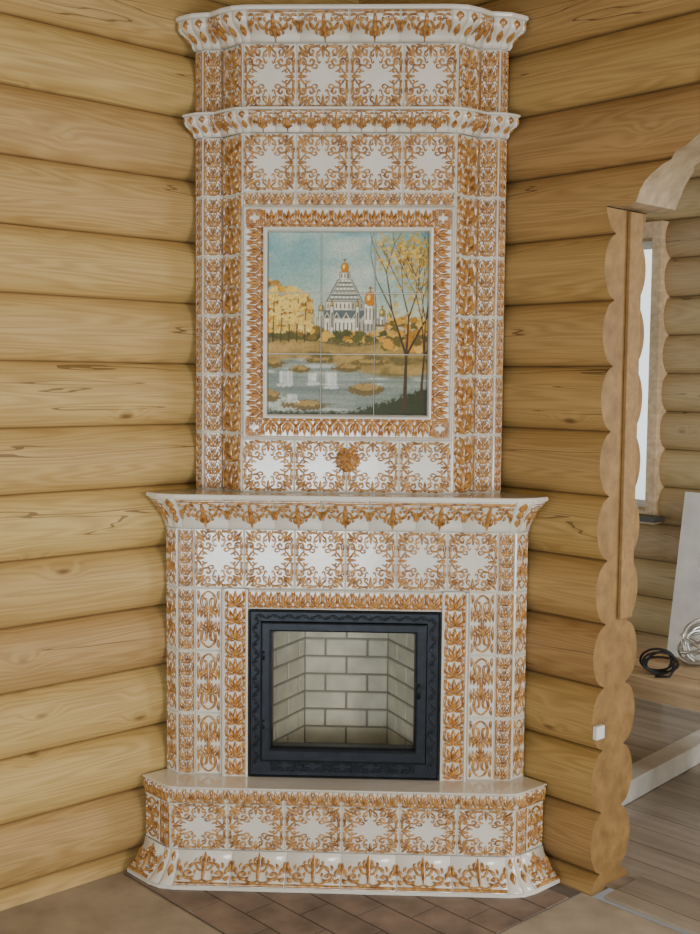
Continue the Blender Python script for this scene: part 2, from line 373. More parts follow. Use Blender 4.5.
root = empty('tiled_fireplace', (0, .1, 0), 'tall corner fireplace covered in ivory relief tiles with amber scrollwork between the log walls', 'fireplace')
TM = [m_white, m_amber, m_grout, m_deep]
def part(M, name, mats=TM, label=None, parent=root, **k):
    o = M.build(name, mats, None, label, **k); o.parent = parent
    o.matrix_parent_inverse = Matrix.Translation(-Vector((0, .1, 0))); return o
def sub(M, name, mats, parent, label=None, **k):
    o = M.build(name, mats, None, label, **k); o.parent = parent
    return o
# levels
FP = -.12
PL = plan3(.582, FP); BD = plan3(.578, 0.)
yW = .108; aW = .506; xc = .359+(yW-.03)
wU = (YC-yW+aW)/2-.002
UPP = [(-wU, yW+wU-aW), (-aW, yW), (-xc, yW), (-.359, .03), (.359, .03), (xc, yW), (aW, yW), (wU, yW+wU-aW)]
PLR = rounded(PL, .03); BDR = rounded(BD, .02, 1); UPR = rounded(UPP, .03)
zPf = Zp(853, FP); zPt = Zp(806, FP); zTop = Zp(777, 0.); zB0 = zTop
# plinth
M = MB()
cove(M, PLR, lambda t: (.074*(1-t)**1.7+.004, .012+(zPf-.012)*t), .19, TR, 0)
for i, sg in enumerate(segs(PL, flat(zPf, zPt))):
    backing(M, sg)
    if i == 1: sqrow(M, sg, 0, sg.W, 0, sg.H, 6)
    else:
        column(M, sg, 0, .062, 0, sg.H, 1) if i == 2 else column(M, sg, sg.W-.062, sg.W, 0, sg.H, 1)
        a, b = (.062, sg.W) if i == 2 else (0, sg.W-.062)
        tile(M, sg, a, b, 0, sg.H); place(M, sg, a+.004, b-.004, .01, sg.H-.01, FL)
prism(M, shrink(PL, .004)+[(0, YC-.02)], 0, zTop-.004, 2)
for sg in segs(PLR, lambda t: (.078, .012*t)): grid(M, sg, [0, sg.W], [0, sg.H], lambda i, j: 0, 0)
part(M, 'plinth')
M = MB()
zl = zTop-.006
for i, sg in enumerate(segs(PL, flat(zPt, zl, .007))):
    backing(M, sg); rowstrip(M, sg, 0, sg.W, 0, sg.H, 6 if i == 1 else 1, PM, 0, .002, 1.)
slabcap(M, PLR, .007, zl, .015, zTop, .19)
part(M, 'plinth_cap')
# firebox storey
zR0, zR1 = Zp(590, 0), Zp(530, 0)
zD0, zD1 = Zp(779, 0), Zp(610, 0)
XD = .330; XF = .424; XT = .518; XA = .578
M = MB()
for i, sg in enumerate(segs(BD, flat(zB0, zR1))):
    yr = zR0-zB0
    if i != 1:
        backing(M, sg); nt = 3
        for k in range(4):
            y0, y1 = (yr*k/3, yr*(k+1)/3) if k < 3 else (yr, sg.H)
            tile(M, sg, 0, sg.W, y0, y1); place(M, sg, .006, sg.W-.006, y0+.006, y1-.006, FL)
    else:
        c = XA; ydd = zD1-zB0
        for a, b, y0, y1 in ((0, c-XD, 0, ydd), (c+XD, 2*c, 0, ydd), (0, 2*c, ydd, sg.H)):
            grid(M, sg, [a, b], [y0, y1], lambda i, j: -.001, 2)
        column(M, sg, 0, XA-XT, 0, yr, 3); column(M, sg, c+XT, 2*c, 0, yr, 3)
        for s0, s1 in ((XA-XT, XA-XF), (c+XF, c+XT)):
            for k in range(3):
                tile(M, sg, s0, s1, yr*k/3, yr*(k+1)/3); place(M, sg, s0+.007, s1-.007, yr*k/3+.006, yr*(k+1)/3-.006, FL)
        column(M, sg, 0, c-.522, yr, sg.H, 1); column(M, sg, c+.522, 2*c, yr, sg.H, 1)
        sqrow(M, sg, c-.522, c+.522, yr, sg.H, 6)
        sgB = sg
for x in (-1, 1):
    w = BD[3][0]-.006; yw = BD[3][1]+.002
    poly = [(-w, yw), (-XA+.006, .006), (-.32, .006), (-.32, YC-.34)]
    if x > 0: poly = [(-a, b) for a, b in poly][::-1]
    prism(M, poly, zB0, zD1+.004, 2)
prism(M, shrink(BD, .005)+[(0, YC-.02)], zD1+.004, zR1, 2)
part(M, 'firebox_storey')
# surround of the fire door
M = MB()
yT = zR0-zB0; c = XA; yd = zD1-zB0; RH = .012
def mold(M, sg, x0, x1, y0, y1, vertical):
    if vertical: pf = [(x0, 0), (x0+.003, RH+.006), (x0+.009, RH+.009), (x0+.014, RH), (x1-.014, RH), (x1-.009, RH+.009), (x1-.003, RH+.006), (x1, 0)]; vs = [sg.map(x, y, h) for x, h in pf for y in (y0, y1)]
    else: pf = [(y0, 0), (y0+.002, RH+.003), (y0+.005, RH+.005), (y0+.008, RH), (y1-.008, RH), (y1-.005, RH+.005), (y1-.002, RH+.003), (y1, 0)]; vs = [sg.map(x, y, h) for y, h in pf for x in (x0, x1)]
    for i in range(len(pf)-1): M.add([vs[2*i], vs[2*i+1], vs[2*i+3], vs[2*i+2]], [(0, 1, 2, 3)], 0)
mold(M, sgB, c-XF, c-XD, 0, yT, True); mold(M, sgB, c+XD, c+XF, 0, yT, True); mold(M, sgB, c-XD, c+XD, yd, yT, False)
for xa in (c-XF, c+XD):
    for k in range(11):
        cc = (yT-.01)/11
        place(M, sgB, xa+.014, xa+.080, .005+cc*k, .005+cc*(k+1), PM, h0=RH, mi=3, k=1.2)
for k in range(13):
    cc = 2*XD/13; place(M, sgB, c-XD+cc*k, c-XD+cc*(k+1), yd+.007, yT-.007, PM, h0=RH, mi=3, k=1.2)
part(M, 'firebox_surround')
# mantel shelf
M = MB()
zM1 = Zp(501, -.075)
cove(M, BDR, lambda t: (.069*(t**1.6)+.005, zR1+(zM1-zR1)*t), .165, TR, 2)
zM2 = zM1+.016
slabcap(M, BDR, .073, zM1, .082, zM2, .30)
part(M, 'mantel_shelf')
# overmantel
zU0 = zM2
zr = [zU0, Zp(440, .03), Zp(206, .03), Zp(192, .03), Zp(133, .03)]
M = MB()
S = segs(UPP, flat(zU0, zr[4]))
for i, sg in enumerate(S):
    if i == 3: sgC = sg; continue
    backing(M, sg); column(M, sg, 0, sg.W, 0, sg.H, 6)
yy = [q-zU0 for q in zr]
backing(M, sgC)
sqrow(M, sgC, 0, sgC.W, yy[0], yy[1], 4)
rowstrip(M, sgC, 0, sgC.W, yy[2], yy[3], 4, AC, 0, .003, 1.1)
sqrow(M, sgC, 0, sgC.W, yy[3], yy[4], 4)
prism(M, shrink(UPP, .004)+[(0, YC-.02)], zU0-.01, zr[4], 2)
part(M, 'overmantel')
# picture frame of relief tiles
M = MB(); W = sgC.W; ins = .086
ring(M, sgC, 0, W, yy[1], yy[2], [(.001, 0), (.003, .012), (.008, .018), (.013, .010), (.070, .012), (.073, .024), (.080, .027), (.085, .018), (ins, .002)], [0, 0, 0, 0, 3, 0, 0, 0])
y0, y1 = yy[1], yy[2]
nH, nV = 10, 12
for k in range(nH):
    cc = (W-.140)/nH; a = .070+cc*k
    place(M, sgC, a, a+cc, y0+.013, y0+.070, PM, 2, h0=.010, mi=3, k=1.25); place(M, sgC, a, a+cc, y1-.070, y1-.013, PM, 0, h0=.010, mi=3, k=1.25)
for k in range(nV):
    cc = (y1-y0-.140)/nV; a = y0+.070+cc*k
    place(M, sgC, .013, .070, a, a+cc, PM, 3, h0=.010, mi=3, k=1.25); place(M, sgC, W-.070, W-.013, a, a+cc, PM, 1, h0=.010, mi=3, k=1.25)
for a in (.013, W-.070):
    for b in (y0+.013, y1-.070): place(M, sgC, a, a+.057, b, b+.057, SQ, 0, h0=.012, rs=.045, mi=3)
part(M, 'picture_frame')
# painted tile picture ----------------------------------------------
def vnoise(nx, ny, cx_, cy_, seed):
    rg = np.random.RandomState(seed).rand(cy_+2, cx_+2)
    xs = np.linspace(0, cx_, nx); ys = np.linspace(0, cy_, ny)
    xi = np.floor(xs).astype(int); yi = np.floor(ys).astype(int); fx = xs-xi; fy = ys-yi
    fx = fx*fx*(3-2*fx); fy = (fy*fy*(3-2*fy))[:, None]
    a = rg[yi][:, xi]; b = rg[yi][:, xi+1]; c_ = rg[yi+1][:, xi]; d = rg[yi+1][:, xi+1]
    return (a*(1-fx)+b*fx)*(1-fy)+(c_*(1-fx)+d*fx)*fy
GX, GY = 84, 96
NX, NY = GX*3, GY*3
U, V = np.meshgrid(np.linspace(0, 1, NX), np.linspace(0, 1, NY))
fb = lambda cx_, cy_, s: .55*vnoise(NX, NY, cx_, cy_, s)+.3*vnoise(NX, NY, cx_*2, cy_*2, s+1)+.15*vnoise(NX, NY, cx_*4, cy_*4, s+2)
img = np.zeros((NY, NX, 3))
def put(mask, col):
    global img
    m = np.clip(mask, 0, 1)[..., None]; col = np.array(col, float)
    if col.ndim == 1: col = col[None, None, :]
    img = img*(1-m)+col*m
def lerpc(a, b, t): return np.array(a)[None, None]*(1-t[..., None])+np.array(b)[None, None]*t[..., None]
put(np.ones_like(U), lerpc((206, 210, 186), (118, 164, 168), np.clip((V-.5)/.42, 0, 1)))
cl = fb(2, 6, 3); put(np.clip((cl-.40)*4, 0, 1)*np.clip((V-.48)*5, 0, 1)*.75, (214, 216, 200))
put(np.clip((fb(3, 8, 13)-.52)*4, 0, 1)*np.clip((V-.6)*4, 0, 1)*.45, (112, 150, 156))
nz = fb(20, 24, 5); nf = vnoise(NX, NY, 110, 125, 8)
def blob(u, v, ru, rv, s=.35, j=.8): return np.clip((1-((U-u)/ru)**2-((V-v)/rv)**2+(nz-.5)*j+(nf-.5)*s*2)*4, 0, 1)
put(np.clip((.50+.04*(fb(14, 2, 9)-.5)*2-V)*60, 0, 1), lerpc((84, 78, 46), (134, 116, 66), nf))
def rect(u0, u1, v0, v1, col): put(np.clip((np.minimum(U-u0, u1-U))*400+.5, 0, 1)*np.clip(np.minimum(V-v0, v1-V)*400+.5, 0, 1), col)
def tri(u, v0, v1, w0, w1, col):
    t_ = np.clip((V-v0)/(v1-v0), 0, 1); w = w0+(w1-w0)*t_
    put(np.clip((w-abs(U-u))*400+.5, 0, 1)*((V >= v0) & (V <= v1)), col)
DK = (96, 92, 80); WH = (234, 228, 208); SH = (176, 172, 156)
def drum(u, w, v0, v1, nw):                      # shaded white cylinder with dark windows and cornices
    rect(u-w-.004, u+w+.004, v0, v1, DK); rect(u-w, u+w, v0, v1, WH); rect(u+w*.35, u+w, v0, v1, SH); rect(u-w-.006, u+w+.006, v1-.006, v1, (150, 144, 124))
    for k in range(nw):
        x = u-w+2*w*(k+.5)/nw; rect(x-.004, x+.004, v0+(v1-v0)*.2, v0+(v1-v0)*.75, DK)
def dome(u, v, r, col=(198, 128, 30)):
    put(np.clip((1.12-((U-u)/r)**2-((V-v)/(r*1.1))**2)*8, 0, 1), (110, 74, 24))
    put(np.clip((1-((U-u)/r)**2-((V-v)/(r*1.1))**2)*6, 0, 1), col); rect(u-.003, u+.003, v+r, v+r*2.0, (120, 82, 30))
    tri(u, v+r*.7, v+r*1.45, r*.55, 0, col); rect(u-r*.4, u+r*.4, v+r*1.65, v+r*1.8, (120, 82, 30))
    put(np.clip((1-((U-u+r*.3)/(r*.35))**2-((V-v-r*.2)/(r*.5))**2)*6, 0, 1), (250, 216, 120))
drum(.50, .19, .44, .53, 15); tri(.48, .53, .575, .17, .125, (96, 106, 106))
for x in (.37, .43, .49, .55, .61): tri(x, .525, .565, .026, .0, (210, 204, 184)); tri(x, .53, .555, .014, .0, DK)
drum(.48, .118, .575, .625, 9)
tri(.48, .625, .745, .116, .044, (96, 100, 96)); tri(.48, .625, .745, .108, .038, (178, 178, 164))
for k in range(5):
    rect(.384+.014*k, .576-.014*k, .632+.022*k, .638+.022*k, (88, 94, 92))
    for j in range(7-k): rect(.396+.016*k+j*(.168-.027*k)/(7-k), .409+.016*k+j*(.168-.027*k)/(7-k), .642+.022*k, .651+.022*k, (238, 232, 212))
drum(.48, .030, .742, .785, 3); dome(.48, .806, .025)
drum(.64, .036, .50, .615, 3); dome(.64, .637, .034)
for u, v, r in ((.335, .575, .018), (.715, .55, .020), (.275, .555, .015), (.76, .535, .015), (.40, .60, .012), (.56, .60, .012)): drum(u, r*.8, .45, v, 1); dome(u, v+r*.6, r, (136, 122, 70))
rect(.68, .95, .42, .49, (204, 190, 156)); rect(.68, .95, .485, .498, (112, 96, 66))
for k in range(8): rect(.70+k*.03, .708+k*.03, .44, .468, DK)
for k in range(90):
    put(blob(.28+.72*random.random(), .41+.04*random.random(), .03, .018, .6), random.choice([(170, 124, 44), (96, 92, 42), (192, 146, 60), (78, 80, 40), (212, 170, 80)]))
# banks and river
put(np.clip((.40+.02*np.sin(U*9)-V)*80, 0, 1), lerpc((140, 114, 60), (204, 174, 108), fb(10, 30, 21)))
put(np.clip((.37-.05*U-V)*70, 0, 1)*np.clip((fb(6, 16, 33)-.45)*8, 0, 1), (112, 98, 52))
rv = np.clip((.27+.05*np.sin(U*5+.6)-V)*40, 0, 1)
put(rv, lerpc((100, 112, 104), (172, 178, 164), fb(3, 44, 41)))
put(rv*np.clip((fb(3, 30, 91)-.55)*12, 0, 1)*.7, (214, 216, 206))
for u, v, ru, rv_ in ((.04, .28, .08, .03), (.20, .25, .07, .022), (.33, .30, .10, .02), (.50, .26, .09, .025), (.64, .29, .12, .02), (.62, .14, .12, .035), (.24, .05, .16, .03), (.02, .10, .06, .04)):
    put(blob(u, v, ru, rv_, .5), (112, 94, 50)); put(blob(u, v+rv_*.35, ru*.7, rv_*.5, .8), (168, 138, 78))
def fall(u0, u1, v0, v1):
    m = np.clip(np.minimum(U-u0, u1-U)*160, 0, 1)*np.clip((V-v0)*60, 0, 1)*np.clip((v1-V)*80, 0, 1)
    put(m*(.45+.5*vnoise(NX, NY, 120, 5, int(u0*1000))), (240, 240, 234))
    put(blob((u0+u1)/2, v0, (u1-u0)*.75, .010, .6)*.7, (222, 226, 220))
fall(.07, .16, .16, .245); fall(.25, .31, .17, .235); fall(.36, .44, .15, .24); fall(.12, .19, .07, .115)
put(np.clip((.14*np.clip((U-.5)*2, 0, 1)**1.2+.02-V+(nf-.5)*.04)*60, 0, 1), (56, 60, 32))
for k in range(26):
    put(blob(random.random()*.30, .42+random.random()*.05, .05, .025), random.choice([(90, 88, 38), (124, 100, 42), (72, 76, 36)]))
for k in range(260):
    u = random.random()**.9*.27; v = .46+random.random()*.28*(1-u*1.3)
    put(blob(u, v, .024, .018, .8, .5), random.choice([(216, 168, 66), (232, 194, 96), (186, 134, 52), (240, 212, 128), (146, 108, 50), (212, 180, 100)]))
def line(x0, y0, x1, y1, w, col):
    dx, dy = x1-x0, y1-y0; L2 = dx*dx+dy*dy
    t_ = np.clip(((U-x0)*dx+(V-y0)*dy)/L2, 0, 1); d = np.hypot(U-x0-t_*dx, (V-y0-t_*dy)*1.15)
    put(np.clip((w*(1-.4*t_)-d)*400+.5, 0, 1), col)
for u in (.03, .08, .13, .18, .23): line(u, .40, u+.01, .64, .004, (86, 62, 32))
for k in range(60): put(blob(random.random()*.24, .5+random.random()*.19, .018, .013, .8), (238, 204, 112))
def branch(x, y, a, l, w, d):
    x1, y1 = x+l*math.cos(a), y+l*math.sin(a)*.9; SEGM.append((x, y, x1, y1, max(w, .0018)))
    if d < 5: TIPS.append((x1, y1))
    if d == 0: return
    for s_ in ((-1, 1) if d < 5 else (-1, 0, 1)):
        a2 = a+s_*random.uniform(.12, .42)+random.uniform(-.08, .08)
        branch(x1, y1, min(a2, 2.05), l*random.uniform(.66, .85), w*.6, d-1)
random.seed(21)
for k in range(60): put(blob(.74+.26*random.random(), .36+.17*random.random(), .032, .020, .6), random.choice([(176, 126, 44), (104, 92, 42), (208, 156, 66), (228, 184, 90)]))
TIPS = []; SEGM = []
branch(.86, .02, 1.55, .34, .013, 5); branch(.96, .08, 1.5, .27, .009, 5)
SEGM = [s for s in SEGM if min(s[0], s[2]) > .62]
TIPS = [p for p in TIPS if p[0] > .69 and p[1] > .40]
for x, y in TIPS:
    for _ in range(6):
        uu, vv = x+random.uniform(-.05, .05), y+random.uniform(-.05, .05)
        put(np.clip((1-((U-uu)/.015)**2-((V-vv)/.012)**2+(nf-.5)*2)*2, 0, 1)*.55, random.choice([(212, 164, 70), (196, 148, 62), (232, 196, 106), (166, 134, 70)]))
for s_ in SEGM: line(*s_, (74, 54, 32))
for x, y in TIPS:
    uu, vv = x+random.uniform(-.03, .03), y+random.uniform(-.03, .03)
    put(np.clip((1-((U-uu)/.010)**2-((V-vv)/.008)**2+(nf-.5)*2)*2, 0, 1)*.8, (228, 188, 92))
img = img*(.93+.14*nf[..., None])
gm = img.mean(axis=2, keepdims=True); img = np.clip(gm+(img-gm)*1.08, 0, 255)
lin = np.where(img/255 <= .04045, img/255/12.92, ((img/255+.055)/1.055)**2.4); lin = np.clip(lin, 0, 1)
M = MB(); cols = []
px0, px1, py0, py1 = ins, W-ins, yy[1]+ins, yy[2]-ins
for ty in range(3):
    for tx in range(3):
        i0, i1 = tx*GX, tx*GX+GX; j0, j1 = ty*GY, ty*GY+GY
        xs = [px0+(px1-px0)*(tx+(k/(GX-1))*.984+.008)/3 for k in range(GX)]; ys = [py0+(py1-py0)*(ty+(k/(GY-1))*.984+.008)/3 for k in range(GY)]
        grid(M, sgC, xs, ys, lambda i, j: (-.0005 if i in (0, GX-1) or j in (0, GY-1) else .0035), 0, False)
        cols.append(lin[j0:j1, i0:i1].reshape(-1, 3))
o = part(M, 'painted_picture', [m_paint], 'nine square tiles painted with an autumn river and a white church with gold domes')
ca = o.data.color_attributes.new('Col', 'FLOAT_COLOR', 'POINT')
cc = np.concatenate(cols); ca.data.foreach_set('color', np.concatenate([cc, np.ones((len(cc), 1))], 1).ravel())
# rosette
pr = atY(348, 460, .03); rx, rz_ = pr.x+.359, pr.z-zU0
M = MB()
for k in range(14):
    a = 2*PI*k/14; r = .043
    ridge(M, sgC, [(rx+math.cos(a)*r*q, rz_+math.sin(a)*r*q) for q in (.3, .5, .75, .92, 1)], [.006, .008, .009, .006, .001], .008, 0)
nn = [(0.0001, .052), (.010, .050), (.020, .042), (.027, .030), (.029, .018), (.026, .004)]
c0 = sgC.map(rx, rz_, 0); lathe(M, c0, (0, -1, 0), nn[::-1], 20, 0)
for k in range(9):
    a = 2*PI*k/9; tube(M, [c0+Vector((math.cos(a)*r_, -h_, math.sin(a)*r_)) for r_, h_ in ((.004, .053), (.014, .049), (.024, .037), (.029, .020))], [.002, .003, .0035, .002], 5)
part(M, 'rosette', [m_deep], 'round raised amber knob under the painted picture')
# middle cornice, crown storey, crown cornice
zc0, zc1 = zr[4], Zp(110, -.01)
def stepped(z0, z1, omax, bead=.014):
    def f(t):
        if t < .16: o = .004+bead*math.sin(t/.16*PI/2)
        elif t < .72: o = .004+bead+(omax-bead)*(.5-.5*math.cos((t-.16)/.56*PI))
        else: o = .004+omax
        return (o, z0+(z1-z0)*t)
    return f
M = MB()
cove(M, UPR, stepped(zc0, zc1, .048, .008), .085, TR, 2, 9)
zc2 = zc1+.009
slabcap(M, UPR, .052, zc1, .058, zc2, .02)
part(M, 'middle_cornice')
M = MB(); zk1 = Zp(43, .03)
for i, sg in enumerate(segs(UPP, flat(zc2, zk1))):
    backing(M, sg)
    if i == 3: sqrow(M, sg, 0, sg.W, 0, sg.H, 4)
    else: column(M, sg, 0, sg.W, 0, sg.H, 1)
prism(M, shrink(UPP, .004)+[(0, YC-.02)], zc2, zk1, 2)
part(M, 'crown_storey')
M = MB(); zk2 = Zp(10, -.04)
cove(M, UPR, stepped(zk1, zk2, .072), .165, TR, 2, 12)
slabcap(M, UPR, .076, zk2, .084, zk2+.016, .16)
prism(M, shrink(UPP, .004)+[(0, YC-.02)], zk1, zk2+.010, 2)
part(M, 'crown_cornice')
# fire door --------------------------------------------------------
M = MB(); c = XA
gx0, gx1 = atY(272, 690, -.02).x+c, atY(414, 690, -.02).x+c
gy0, gy1 = Zp(748, -.02)-zB0, Zp(633, -.02)-zB0
ox0, ox1 = c-XD+.002, c+XD-.002; oy0, oy1 = .001, yd-.002
def frame(M, sg, outer, inner, hs, mi=0):
    vs = []
    for f_, h in hs:
        r = [outer[i]*(1-f_)+inner[i]*f_ for i in range(4)]
        for a, b in ((r[0], r[2]), (r[1], r[2]), (r[1], r[3]), (r[0], r[3])): vs.append(sg.map(a, b, h))
    M.add(vs, [(i*4+k, i*4+(k+1) % 4, i*4+4+(k+1) % 4, i*4+4+k) for i in range(len(hs)-1) for k in range(4)], mi)
frame(M, sgB, (ox0, ox1, oy0, oy1), (gx0, gx1, gy0, gy1), [(0, -.03), (0, .018), (.04, .023), (.08, .018), (.50, .018), (.52, .012), (.54, .028), (.60, .030), (.88, .030), (.95, .026), (1, .012), (1, -.03)])
fo = part(M, 'firebox_door', [m_iron], 'black cast iron door and frame with embossed vine border')
M = MB()
lx0, lx1, ly0, ly1 = [ox0*.71+gx0*.29, ox1*.71+gx1*.29, oy0*.71+gy0*.29, oy1*.71+gy1*.29]
def vine(x0, y0, x1, y1, n, amp, h):
    L = math.hypot(x1-x0, y1-y0); tx, ty = (x1-x0)/L, (y1-y0)/L
    pts = []; N = n*8
    for i in range(N+1):
        s_ = i/N; w = math.sin(s_*n*PI)*amp; pts.append((x0+(x1-x0)*s_-ty*w, y0+(y1-y0)*s_+tx*w))
    ridge(M, sgB, pts, [.0034]*len(pts), h, 0, .8)
    for k in range(n):
        s_ = (k+.5)/n; sg_ = 1 if k % 2 == 0 else -1
        bx, by = x0+(x1-x0)*s_, y0+(y1-y0)*s_
        ridge(M, sgB, [(bx-ty*sg_*amp*q1+tx*q2, by+tx*sg_*amp*q1+ty*q2) for q1, q2 in ((.8, 0), (.1, .004), (-.6, .008))], [.002, .005, .001], h, 0, .8)
vine(lx0, ly0, lx0, ly1, 18, .010, .018); vine(lx1, ly0, lx1, ly1, 18, .010, .018); vine(lx0, ly1, lx1, ly1, 24, .006, .018)
cx0 = (gx0+gx1)/2; yb = oy0*.62+gy0*.38
for k in range(5): place(M, sgB, cx0-.25+.1*k, cx0-.15+.1*k, yb-.020, yb+.020, SQ, 0, h0=.018, mi=0, rs=.035, k=1.3)
sub(M, 'embossed_border', [m_iron], fo)
M = MB()
grid(M, sgB, [gx0, gx1], [gy0, gy1], lambda i, j: .008, 0)
sub(M, 'glass_pane', [m_glass], fo)
M = MB(); hx = gx1+.016; hy = (gy0+gy1)/2
a = sgB.map(hx, hy-.015, .03); b = sgB.map(hx, hy-.015, .042); e = sgB.map(hx, hy+.03, .045)
tube(M, [a, b, e], [.004, .004, .005]); lathe(M, sgB.map(hx, hy-.015, .03), (0, -1, 0), [(.008, 0), (.008, .004), (.001, .006)], 14)
sub(M, 'handle', [m_iron], fo)
for k in (.2, .8):
    M = MB(); hp = sgB.map(gx0-.028, gy0+(gy1-gy0)*k, .028)
    tube(M, [hp+Vector((0, 0, -.016)), hp+Vector((0, 0, .016))], .0045)
    sub(M, 'hinge', [m_iron], fo)
# firebox lining
M = MB(); lz0, lz1 = zB0+.03, zD1-.01
xl, xr = gx0-c-.03, gx1-c+.03; xm = (xl+xr)/2
for i, sg in enumerate(segs([(xl, .02), (xm-.155, .27), (xm+.155, .27), (xr, .02)], flat(lz0, lz1))):
    grid(M, sg, [0, sg.W], [0, sg.H], lambda i, j: -.001, 1)
    bh = .066; rows = int(sg.H/bh)+1
    for r in range(rows):
        ya, yb_ = r*bh, min(sg.H, (r+1)*bh)
        if yb_-ya < .01: continue
        x = -(.155/2)*(r % 2)
        while x < sg.W:
            a, b = max(0, x), min(sg.W, x+.155)
            if b-a > .012: tile(M, sg, a, b, ya, yb_, 1, 0, .003, .003, .0025)
            x += .155
M.add([(xl, .02, lz0), (xr, .02, lz0), (xm+.155, .27, lz0), (xm-.155, .27, lz0)], [(0, 1, 2, 3)], 0)
M.add([(xl, .02, lz1), (xr, .02, lz1), (xm+.155, .27, lz1), (xm-.155, .27, lz1)], [(3, 2, 1, 0)], 2)
part(M, 'firebox_lining', [m_brick, m_mortar, m_lid], 'pale firebrick lining seen through the door glass')
# ------------------------------------------------------------------ log walls
ZT = 3.3
def logwall(name, origin, ang, yc, rects, mats):
    M = MB(); rw = random.Random(len(name)*7)
    ph = [rw.uniform(0, 6.28) for _ in range(40)]; am = [rw.uniform(.96, 1.02) for _ in range(40)]
    for s0, s1, zl_, zh_, caps, step in rects:
        ns = max(2, int((s1-s0)/step)+1); ss = [s0+(s1-s0)*i/(ns-1) for i in range(ns)]
        zlf = zl_ if callable(zl_) else (lambda s, q=zl_: q)
        zmin = min(zlf(s) for s in ss)
        gz = [Z0+PITCHZ*j/14 for j in range(-2, 14*18)]
        gz = [zmin]+[g for g in gz if zmin+.001 < g < zh_-.001]+[zh_]
        vs = []; nz_ = len(gz)
        for s in ss:
            for side in (-1, 1):
                for z in gz:
                    zc = max(z, zlf(s)); k = math.floor((zc-Z0)/PITCHZ+1e-6); cz = Z0+(k+.5)*PITCHZ
                    u = min(abs(zc-cz), PITCHZ/2)
                    hh = .046+.079*math.sqrt(1-(u/.112)**2)
                    if u > PITCHZ*.47: hh -= .006
                    hh *= am[k % 40] if u < PITCHZ*.47 else 1
                    hh += .004*math.sin(s*1.9+ph[k % 40])*(1 if u < PITCHZ*.4 else .3)-.004
                    vs.append((s, yc+side*hh, zc))
        ix = lambda a, sd, j: (a*2+sd)*nz_+j
        fr = []; cp = []; un = []
        for a in range(ns-1):
            for j in range(nz_-1):
                fr.append((ix(a, 0, j), ix(a+1, 0, j), ix(a+1, 0, j+1), ix(a, 0, j+1)))
                fr.append((ix(a, 1, j), ix(a, 1, j+1), ix(a+1, 1, j+1), ix(a+1, 1, j)))
            un.append((ix(a, 0, 0), ix(a, 1, 0), ix(a+1, 1, 0), ix(a+1, 0, 0)))
            un.append((ix(a, 0, nz_-1), ix(a+1, 0, nz_-1), ix(a+1, 1, nz_-1), ix(a, 1, nz_-1)))
        if caps:
            for a in (0, ns-1):
                for j in range(nz_-1):
                    f_ = (ix(a, 0, j), ix(a, 0, j+1), ix(a, 1, j+1), ix(a, 1, j)); cp.append(f_ if a == 0 else f_[::-1])
        o0 = len(M.v); M.v.extend(vs)
        for L, mi, sm in ((fr, 0, True), (un, 2, False), (cp, 1, False)):
            for f_ in L: M.f.append([q+o0 for q in f_]); M.m.append(mi); M.s.append(sm)
    o = M.build(name, mats, sharp=math.radians(42)); o.location = origin; o.rotation_euler = (0, 0, ang)
    return struct(o)
corner = Vector((0, YC, 0)); dl = Vector((-1, -1, 0)).normalized(); dr = Vector((1, -1, 0)).normalized(); out = Vector((1, 1, 0)).normalized()
A45 = math.radians(-45)
logwall('wall_left', corner, math.radians(225), -.128, [(-.25, 3.6, -.02, ZT, True, .12)], [m_log, m_end, m_end])
pe = atP(599, 420, corner, out); sE = (pe-corner).dot(dr)
zO = atP(632, 203, corner, out).z
sA = (atP(636, 200, corner, out)-corner).dot(dr)
def arch(s):
    q = max(0, min(1, (s-sA)/.36)); return zO+.20*math.sqrt(max(0, 1-(1-q)**2))+.004*math.sin(s*60)
logwall('wall_right', corner, A45, .128,
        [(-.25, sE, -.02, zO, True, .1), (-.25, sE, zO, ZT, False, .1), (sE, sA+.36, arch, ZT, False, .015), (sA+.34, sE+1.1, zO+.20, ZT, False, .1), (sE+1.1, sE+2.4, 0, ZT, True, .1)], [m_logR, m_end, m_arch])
zJ = Zp(612, .0)
M = MB(); ctr = corner+dr*(sE+.008)+out*.165; ctr.z = (zO+zJ)/2
box(M, ctr, (.014, .070, zO-zJ-.006), A45); struct(M.build('trim_2', [m_jamb], bevel=.003), 'flat vertical board nailed over the sawn log ends of the opening')
OF = 2.55
cf = corner+out*OF
def sfar(px, py): return (atP(px, py, cf, out)-cf).dot(dr)
def zfar(px, py): return atP(px, py, cf, out).z
w0, w1 = sfar(575, 380), sfar(653, 380); wz0, wz1 = zfar(640, 512), zfar(640, 236)
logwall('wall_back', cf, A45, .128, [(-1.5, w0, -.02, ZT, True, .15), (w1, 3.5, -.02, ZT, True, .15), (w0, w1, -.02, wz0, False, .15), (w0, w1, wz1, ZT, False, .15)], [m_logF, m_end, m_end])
def framebox(M, a, b, n0, n1, z0, z1, mi=0):
    ctr = cf+dr*((a+b)/2)+out*((n0+n1)/2); ctr.z = (z0+z1)/2
    box(M, ctr, (b-a, n1-n0, z1-z0), A45, mi)
M = MB()
for a, b, z0, z1 in ((w0-.07, w0+.02, wz0-.06, wz1+.07), (w1-.012, w1+.05, wz0-.06, wz1+.07), (w0+.02, w1-.012, wz1-.02, wz1+.07), (w0+.02, w1-.012, wz0-.06, wz0+.015)):
    framebox(M, a, b, -.03, .17, z0, z1)
wn = M.build('window_1', [m_plank], bevel=.003); struct(wn)
M = MB(); framebox(M, w0+.02, w0+.06, .1, .15, wz0+.015, wz1-.02); framebox(M, w1-.026, w1-.012, .1, .13, wz0+.015, wz1-.02)
